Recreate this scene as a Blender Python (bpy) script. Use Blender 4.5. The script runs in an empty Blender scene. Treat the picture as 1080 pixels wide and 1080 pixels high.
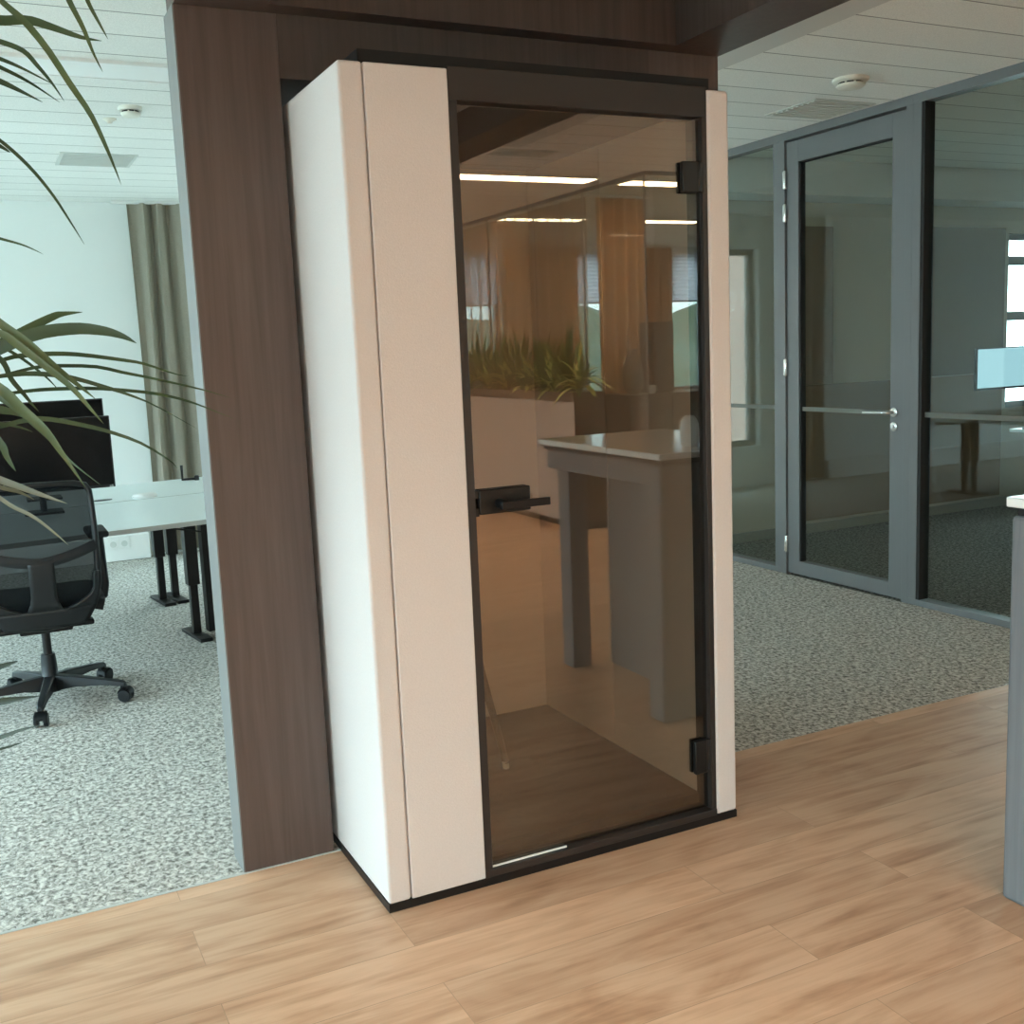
SKY = 25.0
STRIP = 32.0
EXPOSURE = 0.0
import bpy, bmesh, math, random
from mathutils import Vector, Matrix
random.seed(7)
SC = bpy.context.scene
COL = SC.collection
PI = math.pi

# ------------------------------------------------------------------ materials
def new_mat(name):
    m = bpy.data.materials.new(name); m.use_nodes = True
    nt = m.node_tree
    for n in list(nt.nodes): nt.nodes.remove(n)
    out = nt.nodes.new('ShaderNodeOutputMaterial')
    return m, nt, out

def N(nt, typ, **kw):
    n = nt.nodes.new(typ)
    for k, v in kw.items():
        if k.startswith('_'): setattr(n, k[1:], v)
        else: n.inputs[k.replace('__', ' ')].default_value = v
    return n

def link(nt, a, ao, b, bi): nt.links.new(a.outputs[ao], b.inputs[bi])

def C4(c): return (c[0], c[1], c[2], 1.0)

def plain(name, col, rough=.5, metal=0.0, bump=0.0, bscale=300, var=0.0, spec=.5, vscale=8):
    m, nt, out = new_mat(name)
    b = N(nt, 'ShaderNodeBsdfPrincipled', Roughness=rough, Metallic=metal)
    b.inputs['Base Color'].default_value = C4(col)
    b.inputs['Specular IOR Level'].default_value = spec
    link(nt, b, 0, out, 0)
    tc = N(nt, 'ShaderNodeTexCoord')
    if var:
        no = N(nt, 'ShaderNodeTexNoise', Scale=vscale, Detail=4.0)
        link(nt, tc, 'Object', no, 'Vector')
        mx = N(nt, 'ShaderNodeMix', _data_type='RGBA')
        mx.inputs[6].default_value = C4([c * (1 - var) for c in col]); mx.inputs[7].default_value = C4([min(1, c * (1 + var)) for c in col])
        link(nt, no, 0, mx, 0); nt.links.new(mx.outputs[2], b.inputs['Base Color'])
    if bump:
        no = N(nt, 'ShaderNodeTexNoise', Scale=bscale, Detail=3.0)
        link(nt, tc, 'Object', no, 'Vector')
        bp = N(nt, 'ShaderNodeBump', Strength=bump, Distance=.002)
        link(nt, no, 0, bp, 'Height'); link(nt, bp, 0, b, 'Normal')
    return m

def ramp(nt, stops):
    r = N(nt, 'ShaderNodeValToRGB')
    e = r.color_ramp.elements
    while len(e) < len(stops): e.new(.5)
    for x, (p, c) in zip(e, stops): x.position = p; x.color = C4(c)
    return r

def wood_floor():
    m, nt, out = new_mat('oak_plank_floor')
    b = N(nt, 'ShaderNodeBsdfPrincipled', Roughness=.42)
    b.inputs['Specular IOR Level'].default_value = .4
    tc = N(nt, 'ShaderNodeTexCoord')
    br = N(nt, 'ShaderNodeTexBrick', _offset=.37, _offset_frequency=2, Scale=1.0)
    br.inputs['Brick Width'].default_value = 1.35; br.inputs['Row Height'].default_value = .19
    br.inputs['Mortar Size'].default_value = .0011; br.inputs['Mortar Smooth'].default_value = .3; br.inputs['Bias'].default_value = 0
    br.inputs['Color1'].default_value = (0, 0, 0, 1); br.inputs['Color2'].default_value = (1, 1, 1, 1); br.inputs['Mortar'].default_value = (.5, .5, .5, 1)
    link(nt, tc, 'Object', br, 'Vector')
    mp = N(nt, 'ShaderNodeMapping'); mp.inputs['Scale'].default_value = (1.1, 15, 1)
    ad = N(nt, 'ShaderNodeVectorMath', _operation='MULTIPLY_ADD')
    ad.inputs[1].default_value = (3.7, 9.1, 2); link(nt, br, 'Color', ad, 0); link(nt, tc, 'Object', ad, 2)
    link(nt, ad, 0, mp, 'Vector')
    no = N(nt, 'ShaderNodeTexNoise', Scale=1.6, Detail=7.0, Roughness=.6, Distortion=.8); link(nt, mp, 0, no, 'Vector')
    mp2 = N(nt, 'ShaderNodeMapping'); mp2.inputs['Scale'].default_value = (2.2, 6.5, 1); link(nt, ad, 0, mp2, 'Vector')
    no2 = N(nt, 'ShaderNodeTexNoise', Scale=1.0, Detail=3.0, Distortion=1.2); link(nt, mp2, 0, no2, 'Vector')
    m1 = N(nt, 'ShaderNodeMath', _operation='MULTIPLY'); m1.inputs[1].default_value = .55; link(nt, no, 0, m1, 0)
    m2 = N(nt, 'ShaderNodeMath', _operation='MULTIPLY_ADD'); m2.inputs[1].default_value = .45; link(nt, no2, 0, m2, 0); link(nt, m1, 0, m2, 2)
    rp = ramp(nt, [(.30, (.345, .178, .10)), (.44, (.535, .31, .192)), (.56, (.64, .40, .262)), (.76, (.69, .46, .32))])
    link(nt, m2, 0, rp, 0)
    mx = N(nt, 'ShaderNodeMix', _data_type='RGBA', _blend_type='MULTIPLY'); mx.inputs[0].default_value = 1
    rp2 = ramp(nt, [(0, (.86, .85, .84)), (1, (1.08, 1.07, 1.06))]); link(nt, br, 'Color', rp2, 0)
    nt.links.new(rp.outputs[0], mx.inputs[6]); nt.links.new(rp2.outputs[0], mx.inputs[7])
    mx2 = N(nt, 'ShaderNodeMix', _data_type='RGBA'); mx2.inputs[7].default_value = (.12, .07, .04, 1)
    mf = N(nt, 'ShaderNodeMath', _operation='MULTIPLY'); mf.inputs[1].default_value = .38
    link(nt, br, 'Fac', mf, 0); link(nt, mf, 0, mx2, 0); nt.links.new(mx.outputs[2], mx2.inputs[6])
    nt.links.new(mx2.outputs[2], b.inputs['Base Color'])
    bp = N(nt, 'ShaderNodeBump', Strength=.15, Distance=.002); link(nt, no, 0, bp, 'Height'); link(nt, bp, 0, b, 'Normal')
    link(nt, b, 0, out, 0)
    return m

def carpet(name, dark, mid, light):
    m, nt, out = new_mat(name)
    b = N(nt, 'ShaderNodeBsdfPrincipled', Roughness=.95); b.inputs['Specular IOR Level'].default_value = .1
    tc = N(nt, 'ShaderNodeTexCoord')
    mp = N(nt, 'ShaderNodeMapping'); mp.inputs['Scale'].default_value = (1, .8, 1); link(nt, tc, 'Object', mp, 0)
    no = N(nt, 'ShaderNodeTexNoise', Scale=62.0, Detail=3.5, Roughness=.65, Distortion=.6); link(nt, mp, 0, no, 'Vector')
    rp = ramp(nt, [(.36, dark), (.5, mid), (.62, light)]); link(nt, no, 0, rp, 0)
    link(nt, rp, 0, b, 'Base Color')
    bp = N(nt, 'ShaderNodeBump', Strength=.5, Distance=.008); link(nt, no, 0, bp, 'Height'); link(nt, bp, 0, b, 'Normal')
    link(nt, b, 0, out, 0)
    return m

def dark_wood(name, c1, c2, rough=.45):
    m, nt, out = new_mat(name)
    b = N(nt, 'ShaderNodeBsdfPrincipled', Roughness=rough); b.inputs['Specular IOR Level'].default_value = .35
    tc = N(nt, 'ShaderNodeTexCoord')
    mp = N(nt, 'ShaderNodeMapping'); mp.inputs['Scale'].default_value = (26, 26, 1.0); link(nt, tc, 'Object', mp, 0)
    no = N(nt, 'ShaderNodeTexNoise', Scale=1.6, Detail=6.0, Roughness=.6, Distortion=.5); link(nt, mp, 0, no, 'Vector')
    rp = ramp(nt, [(.3, c1), (.7, c2)]); link(nt, no, 0, rp, 0); link(nt, rp, 0, b, 'Base Color')
    bp = N(nt, 'ShaderNodeBump', Strength=.12, Distance=.001); link(nt, no, 0, bp, 'Height'); link(nt, bp, 0, b, 'Normal')
    link(nt, b, 0, out, 0)
    return m

def ceiling_tiles():
    m, nt, out = new_mat('ceiling_plank_tiles')
    b = N(nt, 'ShaderNodeBsdfPrincipled', Roughness=.9); b.inputs['Specular IOR Level'].default_value = .15
    tc = N(nt, 'ShaderNodeTexCoord')
    mp = N(nt, 'ShaderNodeMapping'); mp.inputs['Location'].default_value = (14, .09, 0); link(nt, tc, 'Object', mp, 0)
    br = N(nt, 'ShaderNodeTexBrick', _offset=.0, Scale=1.0)
    br.inputs['Brick Width'].default_value = 30.0; br.inputs['Row Height'].default_value = .283
    br.inputs['Mortar Size'].default_value = .0045; br.inputs['Mortar Smooth'].default_value = .2
    br.inputs['Color1'].default_value = (.83, .83, .80, 1); br.inputs['Color2'].default_value = (.87, .87, .84, 1); br.inputs['Mortar'].default_value = (.27, .27, .26, 1)
    link(nt, mp, 0, br, 'Vector')
    no = N(nt, 'ShaderNodeTexNoise', Scale=220.0, Detail=2.0); link(nt, tc, 'Object', no, 'Vector')
    rp = ramp(nt, [(.35, (.86, .86, .86)), (.6, (1, 1, 1))]); link(nt, no, 0, rp, 0)
    mx = N(nt, 'ShaderNodeMix', _data_type='RGBA', _blend_type='MULTIPLY'); mx.inputs[0].default_value = 1
    nt.links.new(br.outputs['Color'], mx.inputs[6]); nt.links.new(rp.outputs[0], mx.inputs[7])
    nt.links.new(mx.outputs[2], b.inputs['Base Color'])
    link(nt, b, 0, out, 0)
    return m

def glass(name, tint, r0, rough=0.0, edge=.85):
    """Thin sheet glass: tinted transmission plus a mirror layer that grows at grazing angles."""
    m, nt, out = new_mat(name)
    t = N(nt, 'ShaderNodeBsdfTransparent'); t.inputs[0].default_value = C4(tint)
    g = N(nt, 'ShaderNodeBsdfGlossy', Roughness=rough); g.inputs[0].default_value = (1, 1, 1, 1)
    lw = N(nt, 'ShaderNodeLayerWeight', Blend=.5)
    pw = N(nt, 'ShaderNodeMath', _operation='POWER'); pw.inputs[1].default_value = 5.0; link(nt, lw, 'Facing', pw, 0)
    ma = N(nt, 'ShaderNodeMath', _operation='MULTIPLY_ADD'); ma.inputs[1].default_value = edge - r0; ma.inputs[2].default_value = r0
    link(nt, pw, 0, ma, 0)
    mx = N(nt, 'ShaderNodeMixShader'); link(nt, ma, 0, mx, 0); link(nt, t, 0, mx, 1); link(nt, g, 0, mx, 2)
    link(nt, mx, 0, out, 0)
    return m

def emit(name, col, s):
    m, nt, out = new_mat(name)
    e = N(nt, 'ShaderNodeEmission', Strength=s); e.inputs[0].default_value = C4(col)
    link(nt, e, 0, out, 0)
    return m

def translucent(name, col, mixd=.5, transp=0.0, stripe=None):
    m, nt, out = new_mat(name)
    d = N(nt, 'ShaderNodeBsdfDiffuse'); d.inputs[0].default_value = C4(col)
    t = N(nt, 'ShaderNodeBsdfTranslucent'); t.inputs[0].default_value = C4(col)
    mx = N(nt, 'ShaderNodeMixShader'); mx.inputs[0].default_value = mixd
    link(nt, d, 0, mx, 1); link(nt, t, 0, mx, 2)
    last = mx
    if transp:
        tr = N(nt, 'ShaderNodeBsdfTransparent'); m2 = N(nt, 'ShaderNodeMixShader'); m2.inputs[0].default_value = transp
        link(nt, last, 0, m2, 1); link(nt, tr, 0, m2, 2); last = m2
    link(nt, last, 0, out, 0)
    return m

def curtain_mat(name, c1, c2, transl=.3):
    m, nt, out = new_mat(name)
    tc = N(nt, 'ShaderNodeTexCoord')
    mp = N(nt, 'ShaderNodeMapping'); mp.inputs['Scale'].default_value = (300, 300, 300); link(nt, tc, 'Object', mp, 0)
    no = N(nt, 'ShaderNodeTexNoise', Scale=1.0, Detail=2.0); link(nt, mp, 0, no, 'Vector')
    rp = ramp(nt, [(.3, c1), (.7, c2)]); link(nt, no, 0, rp, 0)
    d = N(nt, 'ShaderNodeBsdfDiffuse'); t = N(nt, 'ShaderNodeBsdfTranslucent')
    link(nt, rp, 0, d, 0); link(nt, rp, 0, t, 0)
    mx = N(nt, 'ShaderNodeMixShader'); mx.inputs[0].default_value = transl
    link(nt, d, 0, mx, 1); link(nt, t, 0, mx, 2); link(nt, mx, 0, out, 0)
    return m

def brick_mat():
    m, nt, out = new_mat('facade_brick')
    b = N(nt, 'ShaderNodeBsdfPrincipled', Roughness=.9)
    tc = N(nt, 'ShaderNodeTexCoord')
    mp = N(nt, 'ShaderNodeMapping'); mp.inputs['Rotation'].default_value = (PI / 2, 0, 0); link(nt, tc, 'Object', mp, 0)
    br = N(nt, 'ShaderNodeTexBrick', Scale=1.0)
    br.inputs['Brick Width'].default_value = .5; br.inputs['Row Height'].default_value = .16; br.inputs['Mortar Size'].default_value = .012
    br.inputs['Color1'].default_value = (.72, .45, .37, 1); br.inputs['Color2'].default_value = (.78, .52, .43, 1); br.inputs['Mortar'].default_value = (.62, .5, .43, 1)
    link(nt, mp, 0, br, 'Vector'); link(nt, br, 'Color', b, 'Base Color'); link(nt, b, 0, out, 0)
    return m

def leaf_mat(name, c1, c2, scale=6, stripe=False):
    m, nt, out = new_mat(name)
    tc = N(nt, 'ShaderNodeTexCoord')
    no = N(nt, 'ShaderNodeTexNoise', Scale=scale, Detail=2.0); link(nt, tc, 'Object', no, 'Vector')
    rp = ramp(nt, [(.35, c1), (.65, c2)]); link(nt, no, 0, rp, 0)
    b = N(nt, 'ShaderNodeBsdfPrincipled', Roughness=.45); link(nt, rp, 0, b, 'Base Color')
    t = N(nt, 'ShaderNodeBsdfTranslucent'); link(nt, rp, 0, t, 0)
    mx = N(nt, 'ShaderNodeMixShader'); mx.inputs[0].default_value = .35
    link(nt, b, 0, mx, 1); link(nt, t, 0, mx, 2); link(nt, mx, 0, out, 0)
    return m

M = {}
M['oak'] = wood_floor()
M['carpet'] = carpet('flecked_carpet', (.15, .14, .125), (.42, .395, .36), (.66, .63, .58))
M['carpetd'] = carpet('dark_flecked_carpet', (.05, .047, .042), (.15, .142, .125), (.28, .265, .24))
M['skirt'] = plain('greige_skirting', (.24, .22, .185), .6)
M['dwood'] = dark_wood('dark_walnut_laminate', (.075, .050, .043), (.105, .074, .064))
M['dwood_shaded'] = dark_wood('dark_walnut_shaded', (.058, .04, .034), (.085, .06, .052))  # the pillar walnut again, darkened to paint the light falloff at the top
M['dwood2'] = dark_wood('planter_walnut', (.075, .045, .03), (.12, .075, .05))
M['edge'] = plain('pillar_sheen_grey', (.175, .172, .17), .5, var=.05)  # daylight sheen on the walnut pillar side, put into a grey colour
M['ceil'] = ceiling_tiles()
M['plaster'] = plain('white_plaster', (.60, .60, .58), .9)
M['wallw'] = plain('white_wall_paint', (.84, .87, .86), .85, bump=.1, bscale=200)
M['wallb'] = plain('beige_wall_paint', (.42, .36, .28), .85, bump=.1, bscale=200)
M['felt'] = plain('beige_wool_felt', (.61, .55, .53), .95, bump=.35, bscale=260, var=.06, spec=.1, vscale=160)
M['black'] = plain('black_powder_coat', (.007, .006, .006), .42, bump=.05, bscale=500, spec=.35)
M['blackgloss'] = plain('black_gloss_plastic', (.007, .007, .008), .3, spec=.3)
M['fascia'] = plain('dark_brown_fascia', (.018, .0125, .011), .5)
M['boothfloor'] = plain('dark_booth_carpet', (.016, .013, .012), .95, bump=.4, bscale=160, var=.25, vscale=90)
M['doorglass'] = glass('bronze_tinted_glass', (.81, .75, .675), .12)
M['clear'] = glass('clear_glass', (.93, .965, .945), .036)
M['winglass'] = glass('window_pane_glass', (.97, .99, .98), .03)
M['greymetal'] = plain('grey_painted_aluminium', (.15, .155, .16), .45)
M['seal'] = plain('black_rubber_seal', (.01, .01, .01), .7)
M['steel'] = plain('brushed_steel', (.72, .71, .69), .25, 1.0)
M['frost'] = translucent('frosted_film', (.30, .30, .27), .3, .25)
M['tablegrey'] = dark_wood('grey_table_laminate', (.135, .140, .150), (.175, .180, .190), .5)
M['tablewhite'] = plain('white_table_top', (.82, .82, .80), .12, spec=.6)
M['deskwhite'] = plain('white_desk_top', (.72, .78, .78), .35)
M['deskedge'] = plain('pale_grey_desk_edge', (.45, .45, .43), .5)
M['plastic'] = plain('charcoal_chair_plastic', (.008, .0095, .0115), .42, spec=.4)
M['mesh'] = translucent('black_mesh_fabric', (.012, .014, .0155), .1, .085)
M['seatfab'] = plain('black_seat_fabric', (.013, .014, .016), .9, bump=.3, bscale=500)
M['screen'] = plain('monitor_screen_off', (.004, .004, .0045), .25, spec=.18)
M['white'] = plain('white_plastic', (.80, .80, .78), .4)
M['ivory'] = plain('ivory_detector_plastic', (.72, .70, .62), .45)
M['ventg'] = plain('grey_vent_grille', (.58, .60, .57), .7)
M['curtg'] = curtain_mat('taupe_curtain', (.29, .26, .21), (.38, .345, .285), .15)
M['curto'] = curtain_mat('copper_curtain', (.48, .25, .12), (.62, .35, .19), .25)
M['voile'] = translucent('copper_voile', (.55, .30, .16), .35, .50)
M['curtb'] = plain('brown_curtain_cloth', (.21, .145, .10), .9)
M['blind'] = translucent('pleated_blind_cloth', (.62, .58, .66), .55)
M['planterw'] = plain('pale_planter_front', (.42, .35, .32), .5)
M['cabinet'] = dark_wood('sideboard_walnut', (.06, .04, .03), (.1, .066, .05))
M['panelb'] = plain('brown_wall_panel', (.20, .12, .065), .75, bump=.2, bscale=60)
M['paneld'] = plain('dark_brown_wall_panel', (.15, .105, .065), .75)
M['strip'] = emit('lit_diffuser', (1.0, .77, .50), STRIP)
M['lightoff'] = plain('unlit_diffuser', (.88, .90, .90), .4)
M['screenlit'] = emit('lit_screen_blue', (.42, .72, .82), 1.0)
M['brick'] = brick_mat()
M['soil'] = plain('potting_soil', (.03, .02, .014), .95, bump=.5, bscale=80)
M['ground'] = plain('pale_bounce_ground', (.30, .29, .27), .95, var=.2, vscale=.2)  # unseen ground, made pale to bounce daylight up onto the ceilings
M['hill'] = plain('tree_hillside', (.022, .027, .012), .95, var=.5, vscale=.5)
M['leaf'] = leaf_mat('dragon_leaf_green', (.028, .048, .018), (.065, .09, .035), 5)
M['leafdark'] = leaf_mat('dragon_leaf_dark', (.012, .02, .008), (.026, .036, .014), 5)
M['leaflight'] = leaf_mat('dragon_leaf_pale', (.055, .075, .024), (.115, .135, .05), 6)
M['leaftan'] = leaf_mat('dragon_leaf_dry', (.10, .088, .045), (.18, .155, .09), 6)
M['plantd'] = leaf_mat('dark_foliage', (.06, .11, .025), (.13, .21, .05), 14)
M['plantl'] = leaf_mat('variegated_foliage', (.34, .42, .08), (.75, .74, .30), 14)
M['cane'] = plain('palm_cane_bark', (.17, .12, .08), .9, bump=.5, bscale=40)
M['pot'] = plain('matt_grey_pot', (.12, .12, .12), .6)

# ------------------------------------------------------------------ mesh helpers
class MB:
    def __init__(s): s.v = []; s.f = []
    def box(s, x0, x1, y0, y1, z0, z1):
        b = len(s.v)
        s.v += [(x, y, z) for z in (z0, z1) for y in (y0, y1) for x in (x0, x1)]
        s.f += [tuple(b + i for i in q) for q in ((0, 2, 3, 1), (4, 5, 7, 6), (0, 1, 5, 4), (2, 6, 7, 3), (0, 4, 6, 2), (1, 3, 7, 5))]
        return s
    def poly_prism(s, pts, axis, a, b):
        """closed outline pts (2D) extruded along axis from a to b"""
        k = len(s.v); n = len(pts)
        def P(p, t): return {'x': (t, p[0], p[1]), 'y': (p[0], t, p[1]), 'z': (p[0], p[1], t)}[axis]
        s.v += [P(p, a) for p in pts] + [P(p, b) for p in pts]
        s.f += [tuple(range(k, k + n))[::-1], tuple(range(k + n, k + 2 * n))]
        s.f += [(k + i, k + (i + 1) % n, k + n + (i + 1) % n, k + n + i) for i in range(n)]
        return s
    def tube(s, pts, r, n=10, flat=(1, 1)):
        pts = [Vector(p) for p in pts]; m = len(pts)
        R = r if isinstance(r, (list, tuple)) else [r] * m
        k = len(s.v); prev = None
        for i, p in enumerate(pts):
            t = (pts[min(i + 1, m - 1)] - pts[max(i - 1, 0)]).normalized()
            if prev is None:
                a = Vector((0, 0, 1)) if abs(t.z) < .9 else Vector((1, 0, 0))
                u = t.cross(a).normalized()
            else:
                u = (prev - t * prev.dot(t)).normalized()
            w = t.cross(u); prev = u
            for j in range(n):
                c = 2 * PI * j / n
                s.v.append(tuple(p + (u * math.cos(c) * flat[0] + w * math.sin(c) * flat[1]) * R[i]))
        for i in range(m - 1):
            for j in range(n):
                a = k + i * n + j; b = k + i * n + (j + 1) % n
                s.f.append((a, b, b + n, a + n))
        s.f.append(tuple(range(k, k + n))[::-1]); s.f.append(tuple(range(k + (m - 1) * n, k + m * n)))
        return s
    def lathe(s, prof, c=(0, 0, 0), axis='z', n=24):
        k = len(s.v); m = len(prof)
        for r, h in prof:
            for j in range(n):
                a = 2 * PI * j / n; x, y = r * math.cos(a), r * math.sin(a)
                q = {'z': (x, y, h), 'x': (h, x, y), 'y': (y, h, x)}[axis]
                s.v.append((c[0] + q[0], c[1] + q[1], c[2] + q[2]))
        for i in range(m - 1):
            for j in range(n):
                a = k + i * n + j; b = k + i * n + (j + 1) % n
                s.f.append((a, b, b + n, a + n))
        s.f.append(tuple(range(k, k + n))[::-1]); s.f.append(tuple(range(k + (m - 1) * n, k + m * n)))
        return s
    def grid(s, rows):
        k = len(s.v); n = len(rows[0])
        for r in rows: s.v += [tuple(p) for p in r]
        for i in range(len(rows) - 1):
            for j in range(n - 1):
                a = k + i * n + j
                s.f.append((a, a + 1, a + n + 1, a + n))
        return s
    def blade(s, pts, w, fold=.25, up=Vector((0, 0, 1)), seg=14, prof=None):
        """a leaf blade along pts: folded along its midrib, tapering to a point"""
        P = [Vector(p) for p in pts]
        def cr(t):
            x = t * (len(P) - 1); i = min(int(x), len(P) - 2); f = x - i
            p0 = P[max(i - 1, 0)]; p1 = P[i]; p2 = P[i + 1]; p3 = P[min(i + 2, len(P) - 1)]
            return .5 * ((2 * p1) + (p2 - p0) * f + (2 * p0 - 5 * p1 + 4 * p2 - p3) * f * f + (3 * p1 - p0 - 3 * p2 + p3) * f ** 3)
        rows = []
        for i in range(seg + 1):
            t = i / seg; p = cr(t); tg = (cr(min(1, t + .02)) - cr(max(0, t - .02))).normalized()
            sd = tg.cross(up)
            if sd.length < 1e-3: sd = tg.cross(Vector((1, 0, 0)))
            sd.normalize(); nn = sd.cross(tg).normalized()
            ww = w * .5 * (prof(t) if prof else max(.02, min(1, .35 + 2.2 * t) * (1 - t ** 2.6)))
            rows.append([p - sd * ww + nn * ww * fold, p, p + sd * ww + nn * ww * fold])
        return s.grid(rows)
    def build(s, name, mat, parent=None, origin=(0, 0, 0), bevel=0, smooth=False, seg=2, solid=0):
        me = bpy.data.meshes.new(name)
        o = Vector(origin)
        me.from_pydata([tuple(Vector(v) - o) for v in s.v], [], s.f)
        bm = bmesh.new(); bm.from_mesh(me); bmesh.ops.recalc_face_normals(bm, faces=bm.faces); bm.to_mesh(me); bm.free()
        me.materials.append(mat)
        ob = bpy.data.objects.new(name, me); COL.objects.link(ob)
        if parent is not None: ob.parent = parent
        else: ob.location = o
        if solid:
            md = ob.modifiers.new('thickness', 'SOLIDIFY'); md.thickness = solid; md.offset = 0
        if bevel:
            md = ob.modifiers.new('bevel', 'BEVEL'); md.width = bevel; md.segments = seg; md.limit_method = 'ANGLE'; md.angle_limit = math.radians(40)
        if smooth or bevel:
            me.polygons.foreach_set('use_smooth', [True] * len(me.polygons))
            me.set_sharp_from_angle(angle=math.radians(45))
        return ob

def box(*a): return MB().box(*a)

def tag(o, label=None, cat=None, group=None, kind=None):
    if label: o['label'] = label
    if cat: o['category'] = cat
    if group: o['group'] = group
    if kind: o['kind'] = kind
    return o

def thing(name, label, cat, loc=(0, 0, 0), rz=0, group=None):
    o = bpy.data.objects.new(name, None); COL.objects.link(o)
    o.empty_display_size = .1
    o.location = loc; o.rotation_euler = (0, 0, rz)
    return tag(o, label, cat, group)

def struct(name, mb, mat, label=None, **kw):
    return tag(mb.build(name, mat, **kw), label, None, None, 'structure')

def copy_tree(o, parent=None):
    c = o.copy(); COL.objects.link(c)
    if parent is not None: c.parent = parent
    for ch in list(o.children): copy_tree(ch, c)
    return c

def wall_with_holes(axis, c0, c1, a0, a1, z0, z1, holes):
    """wall slab normal to axis between c0..c1, spanning a0..a1, openings (a,b,zlo,zhi) sorted and not overlapping"""
    m = MB(); cur = a0
    def put(p, q, lo, hi):
        if q - p < 1e-4 or hi - lo < 1e-4: return
        if axis == 'x': m.box(c0, c1, p, q, lo, hi)
        else: m.box(p, q, c0, c1, lo, hi)
    for (p, q, lo, hi) in sorted(holes):
        put(cur, p, z0, z1); put(p, q, z0, lo); put(p, q, hi, z1); cur = q
    put(cur, a1, z0, z1)
    return m

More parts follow.
